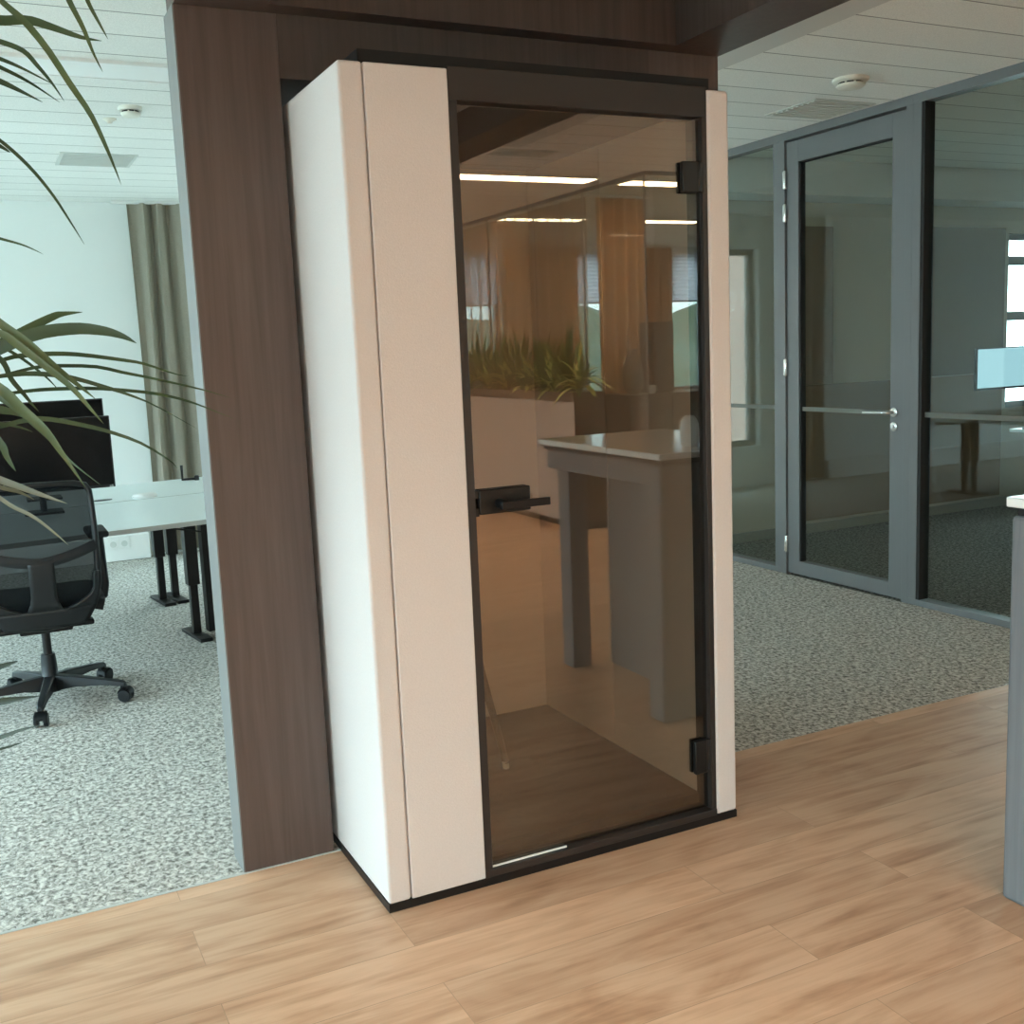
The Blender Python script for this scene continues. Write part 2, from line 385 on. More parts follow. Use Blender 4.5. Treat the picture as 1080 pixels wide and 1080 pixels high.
CROWNS= [(-0.949, -0.088, 2.339), (-1.023, -0.198, 1.462), (-1.177, -0.271, 0.904)]
LEAVES=[
 (0.0197,[(-1.023,-0.198,1.462),(-0.896,-0.162,1.541),(-0.782,-0.139,1.602),(-0.714,-0.128,1.635),(-0.69,-0.125,1.642),(-0.651,-0.124,1.645)]),
 (0.0261,[(-1.023,-0.198,1.462),(-0.88,-0.274,1.534),(-0.826,-0.302,1.569),(-0.756,-0.34,1.595),(-0.689,-0.38,1.601),(-0.641,-0.411,1.594),(-0.609,-0.433,1.582),(-0.588,-0.449,1.568)]),
 (0.0162,[(-1.023,-0.198,1.462),(-0.916,-0.304,1.658),(-0.852,-0.367,1.641),(-0.823,-0.403,1.614),(-0.78,-0.456,1.574),(-0.74,-0.513,1.527),(-0.706,-0.558,1.491),(-0.685,-0.587,1.468)]),
 (0.0142,[(-1.023,-0.198,1.462),(-0.888,-0.343,1.611),(-0.825,-0.415,1.595),(-0.797,-0.456,1.57),(-0.756,-0.519,1.528),(-0.723,-0.571,1.492),(-0.699,-0.618,1.454),(-0.682,-0.651,1.426)]),
 (0.0104,[(-1.023,-0.198,1.462),(-0.899,-0.125,1.522),(-0.814,-0.087,1.55),(-0.777,-0.073,1.557),(-0.722,-0.056,1.559),(-0.658,-0.037,1.555),(-0.563,-0.013,1.539),(-0.514,-0.002,1.528),(-0.45,0.012,1.503),(-0.416,0.018,1.495)]),
 (0.0072,[(-1.023,-0.198,1.462),(-0.901,-0.16,1.497),(-0.805,-0.137,1.52),(-0.748,-0.125,1.531),(-0.7,-0.117,1.531),(-0.632,-0.108,1.526),(-0.577,-0.102,1.511),(-0.526,-0.098,1.498),(-0.439,-0.091,1.474),(-0.388,-0.088,1.458),(-0.338,-0.085,1.44)]),
 (0.01,[(-1.023,-0.198,1.462),(-0.9,-0.188,1.503),(-0.829,-0.187,1.515),(-0.774,-0.187,1.518),(-0.72,-0.19,1.512),(-0.68,-0.192,1.502),(-0.61,-0.197,1.476),(-0.582,-0.2,1.464),(-0.532,-0.204,1.439),(-0.445,-0.212,1.381)]),
 (0.0071,[(-1.023,-0.198,1.462),(-0.904,-0.179,1.464),(-0.832,-0.168,1.476),(-0.766,-0.16,1.482),(-0.698,-0.154,1.482),(-0.628,-0.15,1.478),(-0.536,-0.146,1.465),(-0.479,-0.145,1.451),(-0.437,-0.145,1.436),(-0.4,-0.144,1.419),(-0.348,-0.145,1.394)]),
 (0.0195,[(-1.023,-0.198,1.462),(-0.912,-0.317,1.541),(-0.836,-0.421,1.493),(-0.803,-0.477,1.453),(-0.771,-0.533,1.415),(-0.749,-0.583,1.373),(-0.722,-0.65,1.317)]),
 (0.0091,[(-1.023,-0.198,1.462),(-0.915,-0.285,1.514),(-0.837,-0.364,1.474),(-0.784,-0.427,1.422),(-0.751,-0.471,1.382),(-0.731,-0.5,1.352),(-0.686,-0.557,1.307)]),
 (0.0098,[(-1.023,-0.198,1.462),(-0.927,-0.218,1.409),(-0.858,-0.23,1.411),(-0.795,-0.24,1.423),(-0.75,-0.248,1.424),(-0.68,-0.264,1.406),(-0.631,-0.275,1.389),(-0.574,-0.289,1.362),(-0.522,-0.303,1.322),(-0.51,-0.305,1.305)]),
 (0.0164,[(-1.023,-0.198,1.462),(-0.889,-0.354,1.44),(-0.846,-0.427,1.392),(-0.837,-0.454,1.366),(-0.826,-0.483,1.341)]),
 (0.0146,[(-1.023,-0.198,1.462),(-0.93,-0.321,1.369),(-0.868,-0.395,1.329),(-0.823,-0.446,1.309),(-0.785,-0.488,1.293),(-0.747,-0.532,1.278)]),
 (0.0074,[(-1.023,-0.198,1.462),(-0.932,-0.314,1.35),(-0.862,-0.386,1.309),(-0.823,-0.424,1.296),(-0.799,-0.449,1.282)]),
 (0.0081,[(-1.023,-0.198,1.462),(-0.931,-0.342,1.352),(-0.886,-0.405,1.317),(-0.843,-0.468,1.279),(-0.806,-0.516,1.258),(-0.775,-0.564,1.23),(-0.756,-0.595,1.21)]),
 (0.0117,[(-1.023,-0.198,1.462),(-0.891,-0.162,1.589),(-0.825,-0.166,1.552),(-0.807,-0.162,1.508),(-0.787,-0.161,1.477),(-0.774,-0.161,1.456),(-0.761,-0.161,1.437)]),
 (0.006,[(-1.023,-0.198,1.462),(-0.89,-0.106,1.61),(-0.803,-0.089,1.568),(-0.741,-0.075,1.515),(-0.711,-0.066,1.478)]),
 (0.0057,[(-1.023,-0.198,1.462),(-0.905,-0.23,1.452),(-0.848,-0.249,1.423),(-0.823,-0.256,1.417),(-0.797,-0.264,1.408),(-0.781,-0.27,1.4)]),
 (0.0174,[(-1.023,-0.198,1.462),(-0.904,-0.199,1.463),(-0.836,-0.203,1.447),(-0.812,-0.204,1.44),(-0.788,-0.206,1.427)]),
 (0.021,[(-0.949,-0.088,2.339),(-0.856,-0.13,2.256),(-0.807,-0.151,2.233),(-0.756,-0.17,2.223),(-0.705,-0.189,2.223),(-0.663,-0.206,2.209),(-0.612,-0.226,2.189),(-0.574,-0.241,2.181)]),
 (0.0103,[(-0.949,-0.088,2.339),(-0.812,-0.208,2.185),(-0.764,-0.242,2.164),(-0.725,-0.271,2.142),(-0.703,-0.292,2.11),(-0.682,-0.313,2.075),(-0.665,-0.333,2.038)]),
 (0.0088,[(-0.949,-0.088,2.339),(-0.812,-0.084,2.186),(-0.76,-0.088,2.17),(-0.717,-0.092,2.152),(-0.659,-0.097,2.122)]),
 (0.0077,[(-0.949,-0.088,2.339),(-0.814,-0.12,2.166),(-0.764,-0.133,2.142),(-0.714,-0.147,2.114),(-0.658,-0.162,2.073)]),
 (0.0127,[(-0.949,-0.088,2.339),(-0.816,-0.077,2.146),(-0.764,-0.082,2.126),(-0.73,-0.085,2.11),(-0.686,-0.09,2.087)]),
 (0.0124,[(-0.949,-0.088,2.339),(-0.801,-0.238,2.291),(-0.756,-0.306,2.22),(-0.724,-0.352,2.176),(-0.692,-0.407,2.113),(-0.663,-0.469,2.037),(-0.64,-0.517,1.979),(-0.626,-0.56,1.922),(-0.617,-0.592,1.876),(-0.611,-0.617,1.84)]),
 (0.0108,[(-0.949,-0.088,2.339),(-0.745,-0.274,2.354),(-0.666,-0.37,2.281),(-0.648,-0.423,2.2),(-0.632,-0.465,2.14),(-0.623,-0.497,2.091),(-0.613,-0.525,2.051)]),
 (0.0091,[(-0.949,-0.088,2.339),(-0.742,-0.253,2.379),(-0.638,-0.358,2.305),(-0.615,-0.416,2.205),(-0.601,-0.447,2.156),(-0.591,-0.467,2.124)]),
 (0.0055,[(-0.949,-0.088,2.339),(-0.831,-0.289,2.001),(-0.787,-0.334,1.96),(-0.744,-0.382,1.906),(-0.711,-0.426,1.849),(-0.686,-0.464,1.792),(-0.669,-0.491,1.75)]),
 (0.0075,[(-0.949,-0.088,2.339),(-0.874,-0.205,2.066),(-0.801,-0.271,1.974),(-0.778,-0.29,1.952),(-0.769,-0.298,1.944)]),
 (0.0057,[(-1.023,-0.198,1.462),(-0.904,-0.165,1.798),(-0.851,-0.183,1.809),(-0.801,-0.204,1.791),(-0.759,-0.222,1.776),(-0.725,-0.238,1.757)]),
 (0.0162,[(-1.177,-0.271,0.904),(-0.989,-0.421,0.945),(-0.939,-0.46,0.961),(-0.889,-0.5,0.982),(-0.858,-0.524,0.994)]),
 (0.016,[(-1.177,-0.271,0.904),(-0.993,-0.448,0.908),(-0.944,-0.494,0.916),(-0.896,-0.54,0.927),(-0.864,-0.57,0.935),(-0.83,-0.603,0.943)]),
 (0.0071,[(-1.177,-0.271,0.904),(-0.984,-0.474,0.833),(-0.903,-0.547,0.862),(-0.867,-0.579,0.879),(-0.834,-0.61,0.891)]),
 (0.0054,[(-1.177,-0.271,0.904),(-0.987,-0.451,0.808),(-0.905,-0.515,0.83),(-0.865,-0.546,0.845)]),
]
# ------------------------------------------------------------------ the setting
H = 2.785                                   # ceiling height
YB, XL, XG, YR = 6.4, -4.5, 3.77, -9.94     # rear office wall, window wall, glass partition, far facade
EDGE = .452                                 # where oak meets carpet; also the front of the portal

struct('floor', box(XL, XG, YR, EDGE, -.1, 0).box(XG, 9, -4.31, -.6, -.1, 0), M['oak'])
cf = struct('carpet_floor', box(XL, XG, EDGE, YB, -.1, 0).box(XG, 9, YR, -4.31, -.1, 0), M['carpet'])
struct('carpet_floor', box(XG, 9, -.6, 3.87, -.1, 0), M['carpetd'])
struct('trim_1', box(XL, -.0, EDGE - .006, EDGE + .004, 0, .0025), M['deskedge'])
struct('ceiling', box(XL, 9, YR, YB, H, H + .12), M['ceil'])
struct('ceiling_margin', box(1.3, 2.38, -3.6, YB, H - .012, H).box(XL, -.30, -3.6, .46, H - .012, H), M['plaster'])

# rear office wall with window opening
WB = [(1.11, 2.35, .42, 2.456)]
struct('wall_back', wall_with_holes('y', YB, YB + .25, XL, 7.2, 0, H + .1, WB), M['wallw'])
WL = [(-8.6, -6.4, .8, 2.5), (-5.6, -3.4, .8, 2.5), (-2.2, .2, .8, 2.55), (.75, 3.1, .30, 2.42), (3.3, 6.1, .30, 2.42)]
struct('wall_left', wall_with_holes('x', XL - .25, XL, YR, YB, 0, H + .1, WL), M['wallw'])
WR = [(-4.2, -2.3, .1, 2.73), (4.75, 5.29, .8, 2.73), (6.36, 6.91, .8, 2.73), (7.9, 8.5, .8, 2.73)]  # first opening is unseen, added to light the booth front and far floor
struct('wall_rear', wall_with_holes('y', YR - .25, YR, XL, 9, 0, H + .1, WR), M['wallw'])
WN = [(7.12, 8.6, .85, 2.33)]
struct('wall_side', wall_with_holes('y', 3.87, 4.02, XG + .09, 9, 0, H, WN), M['wallb'])
struct('wall_right', wall_with_holes('x', 9, 9.2, YR, 4.02, 0, H, [(-4.0, -.95, .3, 2.7)]), M['wallb'])  # corridor opening is made up, added to brighten the partition-side ceiling
struct('wall_divider', box(XG + .09, 9, -.72, -.6, 0, H), M['wallb'])
struct('wall_bulkhead', box(XG + .09, 9, 3.55, 3.868, 2.54, H - .001), M['plaster'])
struct('baseboard_side', box(XG + .09, 8.98, 3.852, 3.869, 0, .075), M['skirt'])
struct('baseboard_divider', box(XG + .09, 8.98, -.6, -.585, 0, .075), M['skirt'])

widx = [0]
def window_in(axis, c, a, b, lo, hi, muntins=0, t=.07):
    """a framed pane set in an opening at plane c"""
    widx[0] += 1
    fr = MB()
    def put(p, q, l, h, d):
        if axis == 'x': fr.box(c - d, c + d, p, q, l, h)
        else: fr.box(p, q, c - d, c + d, l, h)
    put(a, b, lo, lo + t, .035); put(a, b, hi - t, hi, .035); put(a, a + t, lo + t, hi - t, .035); put(b - t, b, lo + t, hi - t, .035)
    for i in range(muntins):
        x = a + (b - a) * (i + 1) / (muntins + 1); put(x - .03, x + .03, lo + t, hi - t, .03)
    o = struct('window_%d' % (widx[0] + 10), fr, M['greymetal'])
    p = MB()
    if axis == 'x': p.box(c - .004, c + .004, a + t, b - t, lo + t, hi - t)
    else: p.box(a + t, b - t, c - .004, c + .004, lo + t, hi - t)
    p.build('glass_pane', M['winglass'], o)
    return o
for (a, b, lo, hi) in WB: window_in('y', YB + .12, a - .0, b, lo, hi, 0, .06)
for (a, b, lo, hi) in WL: window_in('x', XL - .12, a, b, lo, hi, 1)
for (a, b, lo, hi) in WR: window_in('y', YR - .12, a, b, lo, hi, 0)
for (a, b, lo, hi) in WN: 
    wn = window_in('y', 3.95, a, b, lo, hi, 1, .05)
    for z_ in (1.60, 2.07): box(a + .05, b - .05, 3.915, 3.985, z_, z_ + .075).build('transom', M['greymetal'], wn)

window_in('x', 9.1, -4.0, -.95, .3, 2.7, 1)  # pane of the added, unseen corridor window
# outside: brick block opposite, ground, wooded ridge
bb = thing('brick_building', 'red brick office block outside the rear window', 'building', (6, 20, -7))
box(-14, 26, 20, 24, -7, 14).build('brick_wall', M['brick'], bb, bb.location)
for i in range(9):
    for j in range(4):
        x = -11 + i * 4.1; z = -3.2 + j * 3.4
        f = box(x, x + 1.5, 19.93, 20.02, z, z + 1.9).build('window', M['white'], bb, bb.location)
        box(x + .1, x + 1.4, 19.9, 19.935, z + .1, z + 1.8).build('pane', M['screen'], f, bb.location)
struct('ground', box(-80, 80, -120, 60, -7.2, -7), M['ground'])
hl = MB(); rows = []
for i in range(5):
    row = []
    for j in range(81):
        x = -80 + j * 2.0
        row.append((x, -60 - i * 6 + random.uniform(-.7, .7), -7 + i * 2.9 + (random.uniform(-.5, .6) + (.35 * math.sin(j * .16) + .3 * math.sin(j * .71))) * (i > 0)))
    rows.append(row)
struct('hills', hl.grid(rows), M['hill'])

# ------------------------------------------------------------------ walnut portal around the booth
struct('pillar_left', box(-.297, -.02, EDGE, .587, 0, 2.48), M['dwood'], bevel=.0015)
struct('pillar_sheen', box(-.3005, -.297, EDGE + .001, .588, 0, 2.48), M['edge'])  # thin sheet carrying the painted sheen of the pillar side
struct('pillar_right', box(1.215, 1.497, EDGE, .587, 0, 2.48), M['dwood'])
struct('lintel', box(-.02, 1.215, EDGE, 1.3, 2.307, 2.48).box(-.297, 1.497, EDGE + .001, .587, 2.4799, 2.481), M['dwood_shaded'])
struct('beam_front', box(-.06, 1.275, .376, EDGE + .1, 2.48, H - .02), M['dwood_shaded'])
struct('beam_left', box(-.297, -.06, -2.62, EDGE + .1, 2.48, H - .013), M['dwood_shaded'])
struct('beam_right', box(1.275, 1.497, -2.62, EDGE + .1, 2.48, H - .013), M['dwood_shaded'])
struct('beam_near', box(-.06, 1.275, -2.62, -2.40, 2.48, H - .013), M['dwood_shaded'])
struct('ceiling_coffer', box(-.06, 1.275, -2.40, .376, 2.62, H - .013), M['plaster'])

# ------------------------------------------------------------------ glass partition with door
def pane_module(idx, y0, y1, posts, x=XG, d=.08, rail=.05, pw=.028):
    fr = MB().box(x, x + d, y0, y1, H - rail, H).box(x, x + d, y0, y1, 0, .035)
    for p in posts: fr.box(x, x + d, p - pw, p + pw, .035, H - rail)
    o = struct('window_%d' % idx, fr, M['greymetal'], bevel=.0015)
    ys = [y0] + list(posts) + [y1]
    for a, b in zip(ys[:-1], ys[1:]):
        if b - a > .1: box(x + d / 2 - .005, x + d / 2 + .005, a + .006, b - .006, .03, H - rail + .01).build('glass_pane', M['clear'], o)
    return o
w1 = pane_module(1, 2.84, YB, [2.864, 4.6])
box(XG + .031, XG + .033, 2.88, YB, 1.072, 1.098).build('frosted_band', M['frost'], w1)
w2 = pane_module(2, -.6, 1.75, [.28, 1.722])
box(XG + .031, XG + .033, -.6, 1.70, 1.064, 1.092).build('frosted_band', M['frost'], w2)
sl = MB().box(XG + .003, XG + .075, 1.672, 1.696, .035, H - .05)
sl.build('seal', M['seal'], w2)
# door leaf between y=1.75 and 2.84
dr = struct('door_1', box(XG, XG + .08, 1.75, 1.80, 0, H - .05).box(XG, XG + .08, 2.785, 2.84, 0, H - .05).box(XG, XG + .08, 1.75, 2.84, H - .05, H), M['greymetal'], bevel=.0015)
lf = MB().box(XG + .012, XG + .068, 1.806, 1.908, .012, 2.722).box(XG + .012, XG + .068, 2.672, 2.779, .012, 2.722)
lf.box(XG + .012, XG + .068, 1.908, 2.672, .012, .098).box(XG + .012, XG + .068, 1.908, 2.672, 2.595, 2.722)
leafo = lf.build('door_leaf', M['greymetal'], dr, bevel=.0015)
box(XG + .034, XG + .046, 1.90, 2.68, .09, 2.60).build('glass_pane', M['clear'], leafo)
box(XG + .031, XG + .033, 1.908, 2.672, 1.068, 1.095).build('frosted_band', M['frost'], leafo)
sg = MB().box(XG + .02, XG + .06, 2.662, 2.672, .098, 2.595).box(XG + .02, XG + .06, 1.908, 2.672, 2.588, 2.595)
sg.build('seal', M['seal'], leafo)
for z in (2.50, 2.30, 1.345, .20):
    MB().lathe([(.009, -.055), (.011, -.05), (.011, .05), (.009, .055)], (XG + .002, 2.783, z), n=12).box(XG - .003, XG + .003, 2.772, 2.80, z - .05, z + .05).build('hinge', M['steel'], dr, smooth=True)
hd = MB().lathe([(.027, .012), (.027, .003), (.023, 0)], (XG, 1.873, 1.086), 'x', 24)
hd.tube([(XG + .01, 1.873, 1.086), (XG - .045, 1.873, 1.086), (XG - .058, 1.885, 1.086), (XG - .06, 1.905, 1.086), (XG - .06, 2.045, 1.083)], .0095, 12)
hd.build('door_handle', M['steel'], leafo, smooth=True)
MB().lathe([(.0265, .012), (.0265, .002), (.02, -.002), (.009, -.002), (.009, -.012)], (XG, 1.872, 1.006), 'x', 24).build('lock_cylinder', M['steel'], leafo, smooth=True)

# glazed screens of the far meeting room
w3 = pane_module(3, YR, -4.31, [-7.10, -6.13, -5.25, -4.33], d=.014, rail=.03, pw=.008)
fr = MB().box(XG + .015, 9, -4.32, -4.30, H - .03, H).box(XG + .015, 9, -4.32, -4.30, 0, .035)
for x in (5.4, 7.2): fr.box(x - .008, x + .008, -4.32, -4.30, .035, H - .03)
w4 = struct('window_4', fr, M['greymetal'])
for a, b in ((XG + .08, 5.4), (5.4, 7.2), (7.2, 9)): box(a, b, -4.316, -4.304, .03, H - .04).build('glass_pane', M['clear'], w4)

# ------------------------------------------------------------------ ceiling fittings
def ceiling_light(x0, x1, y0, y1, label, mat, z=H):
    o = thing('ceiling_light', label, 'ceiling light', ((x0 + x1) / 2, (y0 + y1) / 2, z), group='strip lights in the ceiling')
    t = .012
    box(x0 - t, x1 + t, y0 - t, y0, z - .014, z + .0).box(x0 - t, x1 + t, y1, y1 + t, z - .014, z).box(x0 - t, x0, y0, y1, z - .014, z).box(x1, x1 + t, y0, y1, z - .014, z).build('frame', M['white'], o, o.location)
    box(x0, x1, y0, y1, z - .010, z - .001).build('diffuser', mat, o, o.location)
    return o
ceiling_light(2.41, 3.59, -4.90, -4.66, 'lit strip light reflected at the top of the booth door', M['strip'])
ceiling_light(3.90, 5.08, -4.92, -4.68, 'lit strip light behind the far glazing, beside the door hinge in reflection', M['strip'])
ceiling_light(3.92, 4.90, -7.30, -7.06, 'lit strip light above the planter plants in reflection', M['strip'])
ceiling_light(5.18, 6.36, -7.30, -7.06, 'lit strip light over the copper curtains in reflection', M['strip'])
ceiling_light(6.70, 7.88, -7.30, -7.06, 'added unseen lit strip light deepest in the far meeting room', M['strip'])  # unseen fitting, added to brighten the meeting room
ceiling_light(-1.6, -.42, -4.90, -4.66, 'added unseen lit strip light over the oak floor by the window wall', M['strip'])  # from here to the palm: unseen fittings added for warm light
ceiling_light(.35, 1.53, -4.90, -4.66, 'added unseen lit strip light over the middle of the oak floor', M['strip'])
ceiling_light(-1.6, -.42, -7.30, -7.06, 'added unseen lit strip light near the far facade', M['strip'])
ceiling_light(.35, 1.53, -7.30, -7.06, 'added unseen lit strip light near the far facade windows with blinds', M['strip'])
ceiling_light(-1.9, -.72, -3.42, -3.18, 'added unseen lit strip light on the ceiling by the tall potted palm', M['strip'])
for k_, y_ in enumerate((-6.1, -8.5)):  # unseen extra rows, added to brighten the far floor
    for j_, x_ in enumerate((-1.6, .35)):
        ceiling_light(x_, x_ + 1.18, y_ - .12, y_ + .12, 'added unseen lit strip light %s the row %s' % (('at the window wall end of', 'in the middle of', 'at the planter end of')[j_], ('over the planter plants', 'nearest the far facade')[k_]), M['strip'])
ceiling_light(-1.4, .20, 2.275, 2.53, 'unlit white strip light above the office chair', M['lightoff'])

def detector(x, y, r, label, z=H):
    o = thing('smoke_detector', label, 'smoke detector', (x, y, z), group='ceiling smoke detectors')
    MB().lathe([(r, 0), (r, -.012), (r * .93, -.018)], (0, 0, 0), n=28).build('base', M['ivory'], o, smooth=True)
    MB().lathe([(r * .62, -.018), (r * .62, -.026), (r * .80, -.028), (r * .80, -.036), (r * .66, -.046), (r * .2, -.049)], (0, 0, 0), n=28).build('cap', M['ivory'], o, smooth=True)
    g = MB()
    for k in range(8):
        a = k * PI / 4; g.tube([(r * .66 * math.cos(a + q * .07), r * .66 * math.sin(a + q * .07), -.0225) for q in range(-4, 5)], .0035, 6)
    g.build('slots', M['black'], o)
    return o
detector(-.05, 3.107, .058, 'round smoke detector on the office ceiling near the palm leaf')
detector(3.17, 1.586, .088, 'wide flat smoke detector on the ceiling before the glass door')
detector(4.35, 2.75, .06, 'small smoke detector seen through the top of the glass door')
tag(MB().lathe([(.035, H), (.035, H - .004), (.015, H - .014), (.012, H - .022), (.004, H - .024)], (-.115, 3.40, 0), n=20).build('ceiling_sprinkler', M['ivory'], origin=(-.115, 3.4, H), smooth=True), 'small sprinkler cover behind the office ceiling detector', 'sprinkler')

def vent(x0, x1, y0, y1, label, n=9):
    o = thing('ceiling_vent', label, 'ceiling vent', ((x0 + x1) / 2, (y0 + y1) / 2, H), group='square ceiling vents')
    box(x0, x1, y0, y1, H - .004, H).build('plate', M['ventg'], o, o.location)
    g = MB(); 
    for k in range(n):
        y = y0 + .02 + (y1 - y0 - .04) * (k + .5) / n; g.box(x0 + .02, x1 - .02, y - .008, y + .008, H - .009, H - .004)
    g.build('grille', M['ventg'], o, o.location)
    return o
vent(-.285, .155, 4.37, 4.80, 'pale grey vent in the office ceiling in front of the curtain')
vent(3.30, 3.73, 1.98, 2.40, 'grey vent in the ceiling right above the glass door head')
vent(2.30, 2.72, -3.95, -3.72, 'dark vent in the ceiling before the first lit strip in reflection')
# ------------------------------------------------------------------ phone booth
W, D, BH, HP = 1.1916, 1.20, 2.25, .024
bo = thing('phone_booth', 'beige felt phone booth with a black-framed bronze glass door, set in the walnut portal', 'phone booth', (.6, .6, 0))
O = bo.location
box(0, W, .002, D, 0, HP).build('plinth', M['black'], bo, O)
box(0, .0660, 0, D, HP, BH).build('side_panel', M['felt'], bo, O, bevel=.009, seg=3)
box(.0680, .2955, .001, .07, HP, BH - .001).build('front_panel', M['felt'], bo, O, bevel=.004)
box(1.1137, W, 0, D, HP, BH).build('side_panel', M['felt'], bo, O, bevel=.010, seg=3)
box(.066, 1.1137, D - .07, D, HP, BH).build('back_panel', M['felt'], bo, O)
box(.075, 1.165, .06, D, BH + .0005, BH + .045).build('roof', M['black'], bo, O)
box(.066, 1.1137, .09, D - .07, BH - .05, BH).build('inner_ceiling', M['fascia'], bo, O)
box(.066, 1.1137, .075, D - .07, HP, .075).build('inner_floor', M['boothfloor'], bo, O)
box(1.100, 1.1137, .08, .594, .075, BH - .05).build('inner_lining', M['felt'], bo, O, bevel=.002)
box(1.100, 1.1137, .597, D - .07, .075, BH - .05).build('inner_lining', M['felt'], bo, O, bevel=.002)
fr = MB().box(.2955, 1.1137, .004, .085, 2.172, 2.256).box(.2955, .3195, .004, .085, .045, 2.172).box(1.096, 1.1137, .004, .085, .045, 2.172).box(.2955, 1.1137, .001, .085, HP, .045)
fr.build('door_frame', M['fascia'], bo, O, bevel=.0015)
box(.318, .57, .016, .021, .0452, .0500).build('painted_gap_light', M['white'], bo, O)  # white strip paints the light showing through the gap under the door
door = box(.3225, 1.0945, .026, .034, .051, 2.166).build('glass_door', M['doorglass'], bo, O)
MB().box(1.0945, 1.0955, .024, .036, .05, 2.166).box(.3195, .3225, .024, .036, .05, 2.166).build('door_seal', M['seal'], door)
for o in (door.children[0],):
    for v in o.data.vertices: v.co -= Vector(O)
lk = MB().box(.3325, .4915, .010, .026, 1.080, 1.149).box(.3325, .4915, .034, .050, 1.080, 1.149).build('lock_case', M['black'], door, O, bevel=.004)
for z in (1.076, 1.126): box(.3195, .3325, .014, .046, z, z + .022).build('strike_plate', M['black'], door, O, bevel=.001)
lv = MB().lathe([(.014, .012), (.014, -.028), (.011, -.030)], (.392, 0, 1.108), 'y', 20)
lv.box(.380, .531, -.034, -.022, 1.095, 1.117)
lv.build('door_lever', M['blackgloss'], door, O, bevel=.002)
for z0, z1, x0 in ((1.960, 2.048, 1.027), (.172, .282, 1.040)):
    h = MB().box(x0, 1.085, .010, .026, z0, z1).box(x0, 1.085, .034, .048, z0, z1)
    h.lathe([(.010, z0), (.010, z1)], (1.098, .018, 0), n=14).box(1.085, 1.112, .012, .026, z0 + .004, z1 - .004)
    h.build('hinge', M['black'], door, O, bevel=.003)
MB().lathe([(.003, .0), (.003, -.002)], (1.104, .010, .262), 'y', 10).build('hinge_screw', M['steel'], door, O)

door.rotation_euler.x = .0028

# bar stool inside the booth
st = thing('bar_stool', 'dark bar stool with splayed legs inside the booth, mostly behind the felt front', 'stool', (.40, .74, .075))
def stool_pt(a, t, r0=.29, r1=.15, h=.66): return (math.cos(a) * (r0 + (r1 - r0) * t), math.sin(a) * (r0 + (r1 - r0) * t), .02 + h * t)
for k in range(4):
    a = math.radians(-28) + k * PI / 2
    l = MB().tube([stool_pt(a, 0), stool_pt(a, 1)], [.012, .016], 10).build('leg', M['black'], st, smooth=True)
    MB().tube([(*stool_pt(a, 0)[:2], 0), stool_pt(a, .012)], [.011, .0125], 10).build('foot_cap', M['white'], l, smooth=True)
    MB().tube([stool_pt(a, .36), stool_pt(a + PI / 2, .36)], .008, 8).build('stretcher', M['black'], st, smooth=True)
MB().lathe([(.17, .66), (.185, .675), (.185, .70), (.16, .715), (.05, .712)], (0, 0, 0), n=32).build('seat', M['seatfab'], st, smooth=True)

# ------------------------------------------------------------------ bar table
tb = thing('bar_table', 'tall grey bar table with a white top, standing on the oak floor beside the booth', 'table', (1.8, -1.3, 0))
O = tb.location
box(1.468, 2.17, -1.77, -.765, 1.072, 1.098).build('table_top', M['tablewhite'], tb, O, bevel=.004)
box(1.490, 2.15, -1.75, -.785, 1.050, 1.072).build('shadow_gap', M['black'], tb, O)
box(1.476, 2.16, -.885, -.775, 0, 1.050).build('end_panel', M['tablegrey'], tb, O, bevel=.012, seg=3)
box(1.55, 1.65, -1.74, -1.64, 0, .99).build('leg', M['tablegrey'], tb, O, bevel=.004)
box(2.05, 2.15, -1.74, -1.64, 0, .99).build('leg', M['tablegrey'], tb, O, bevel=.004)
box(1.50, 2.15, -1.745, -.885, .96, 1.050).build('apron', M['tablegrey'], tb, O, bevel=.003)
box(1.755, 1.79, -1.64, -.885, 0, .96).build('centre_panel', M['tablegrey'], tb, O)
jg = thing('jug', 'white rounded jug on the bar table, seen at the edge of the door reflection', 'jug', (1.735, -.94, 1.098))
MB().lathe([(.030, 0), (.036, .01), (.040, .06), (.034, .105), (.020, .125), (.005, .128)], (0, 0, 0), n=24).build('body', M['white'], jg, smooth=True)
MB().tube([(.036, 0, .09), (.062, 0, .085), (.066, 0, .05), (.038, 0, .03)], .005, 8).build('handle', M['white'], jg, smooth=True)

# ------------------------------------------------------------------ office behind the portal: desks
RZ = math.radians(8)
def desk(name, label, loc, depth, rz, x0=-1.75, x1=.62, legs=((-.05, 0),), group='white bench desks', front=True):
    d = thing(name, label, 'desk', loc, rz, group)
    box(x0, x1, 0, depth, .715, .74).build('desktop', M['deskwhite'], d, bevel=.002)
    box(x0, x1, -.004, -.0005, .716, .739).build('edge_band', M['deskedge'], d)
    box(x0 + .1, x1 - .1, depth * .5 - .03, depth * .5 + .03, .672, .7145).build('crossbeam', M['black'], d)
    for lx, dy in legs:
        y = depth * .5 + dy
        l = MB().box(lx - .033, lx + .033, y - .03, y + .03, .30, .672).box(lx - .022, lx + .022, y - .02, y + .02, .02, .30).build('leg', M['black'], d, bevel=.003)
        box(lx - .035, lx + .035, y - .17, y + .17, 0, .02).build('foot', M['black'], l, bevel=.003)
    return d
d1 = desk('desk', 'white desk with the office chair drawn up to it', (.09, 2.90, 0), 1.14, RZ, legs=((.10, 0), (-1.60, 0)))
box(.15, .38, .50, .56, .03, .70).build('cable_spine', M['black'], d1)
cb = MB()
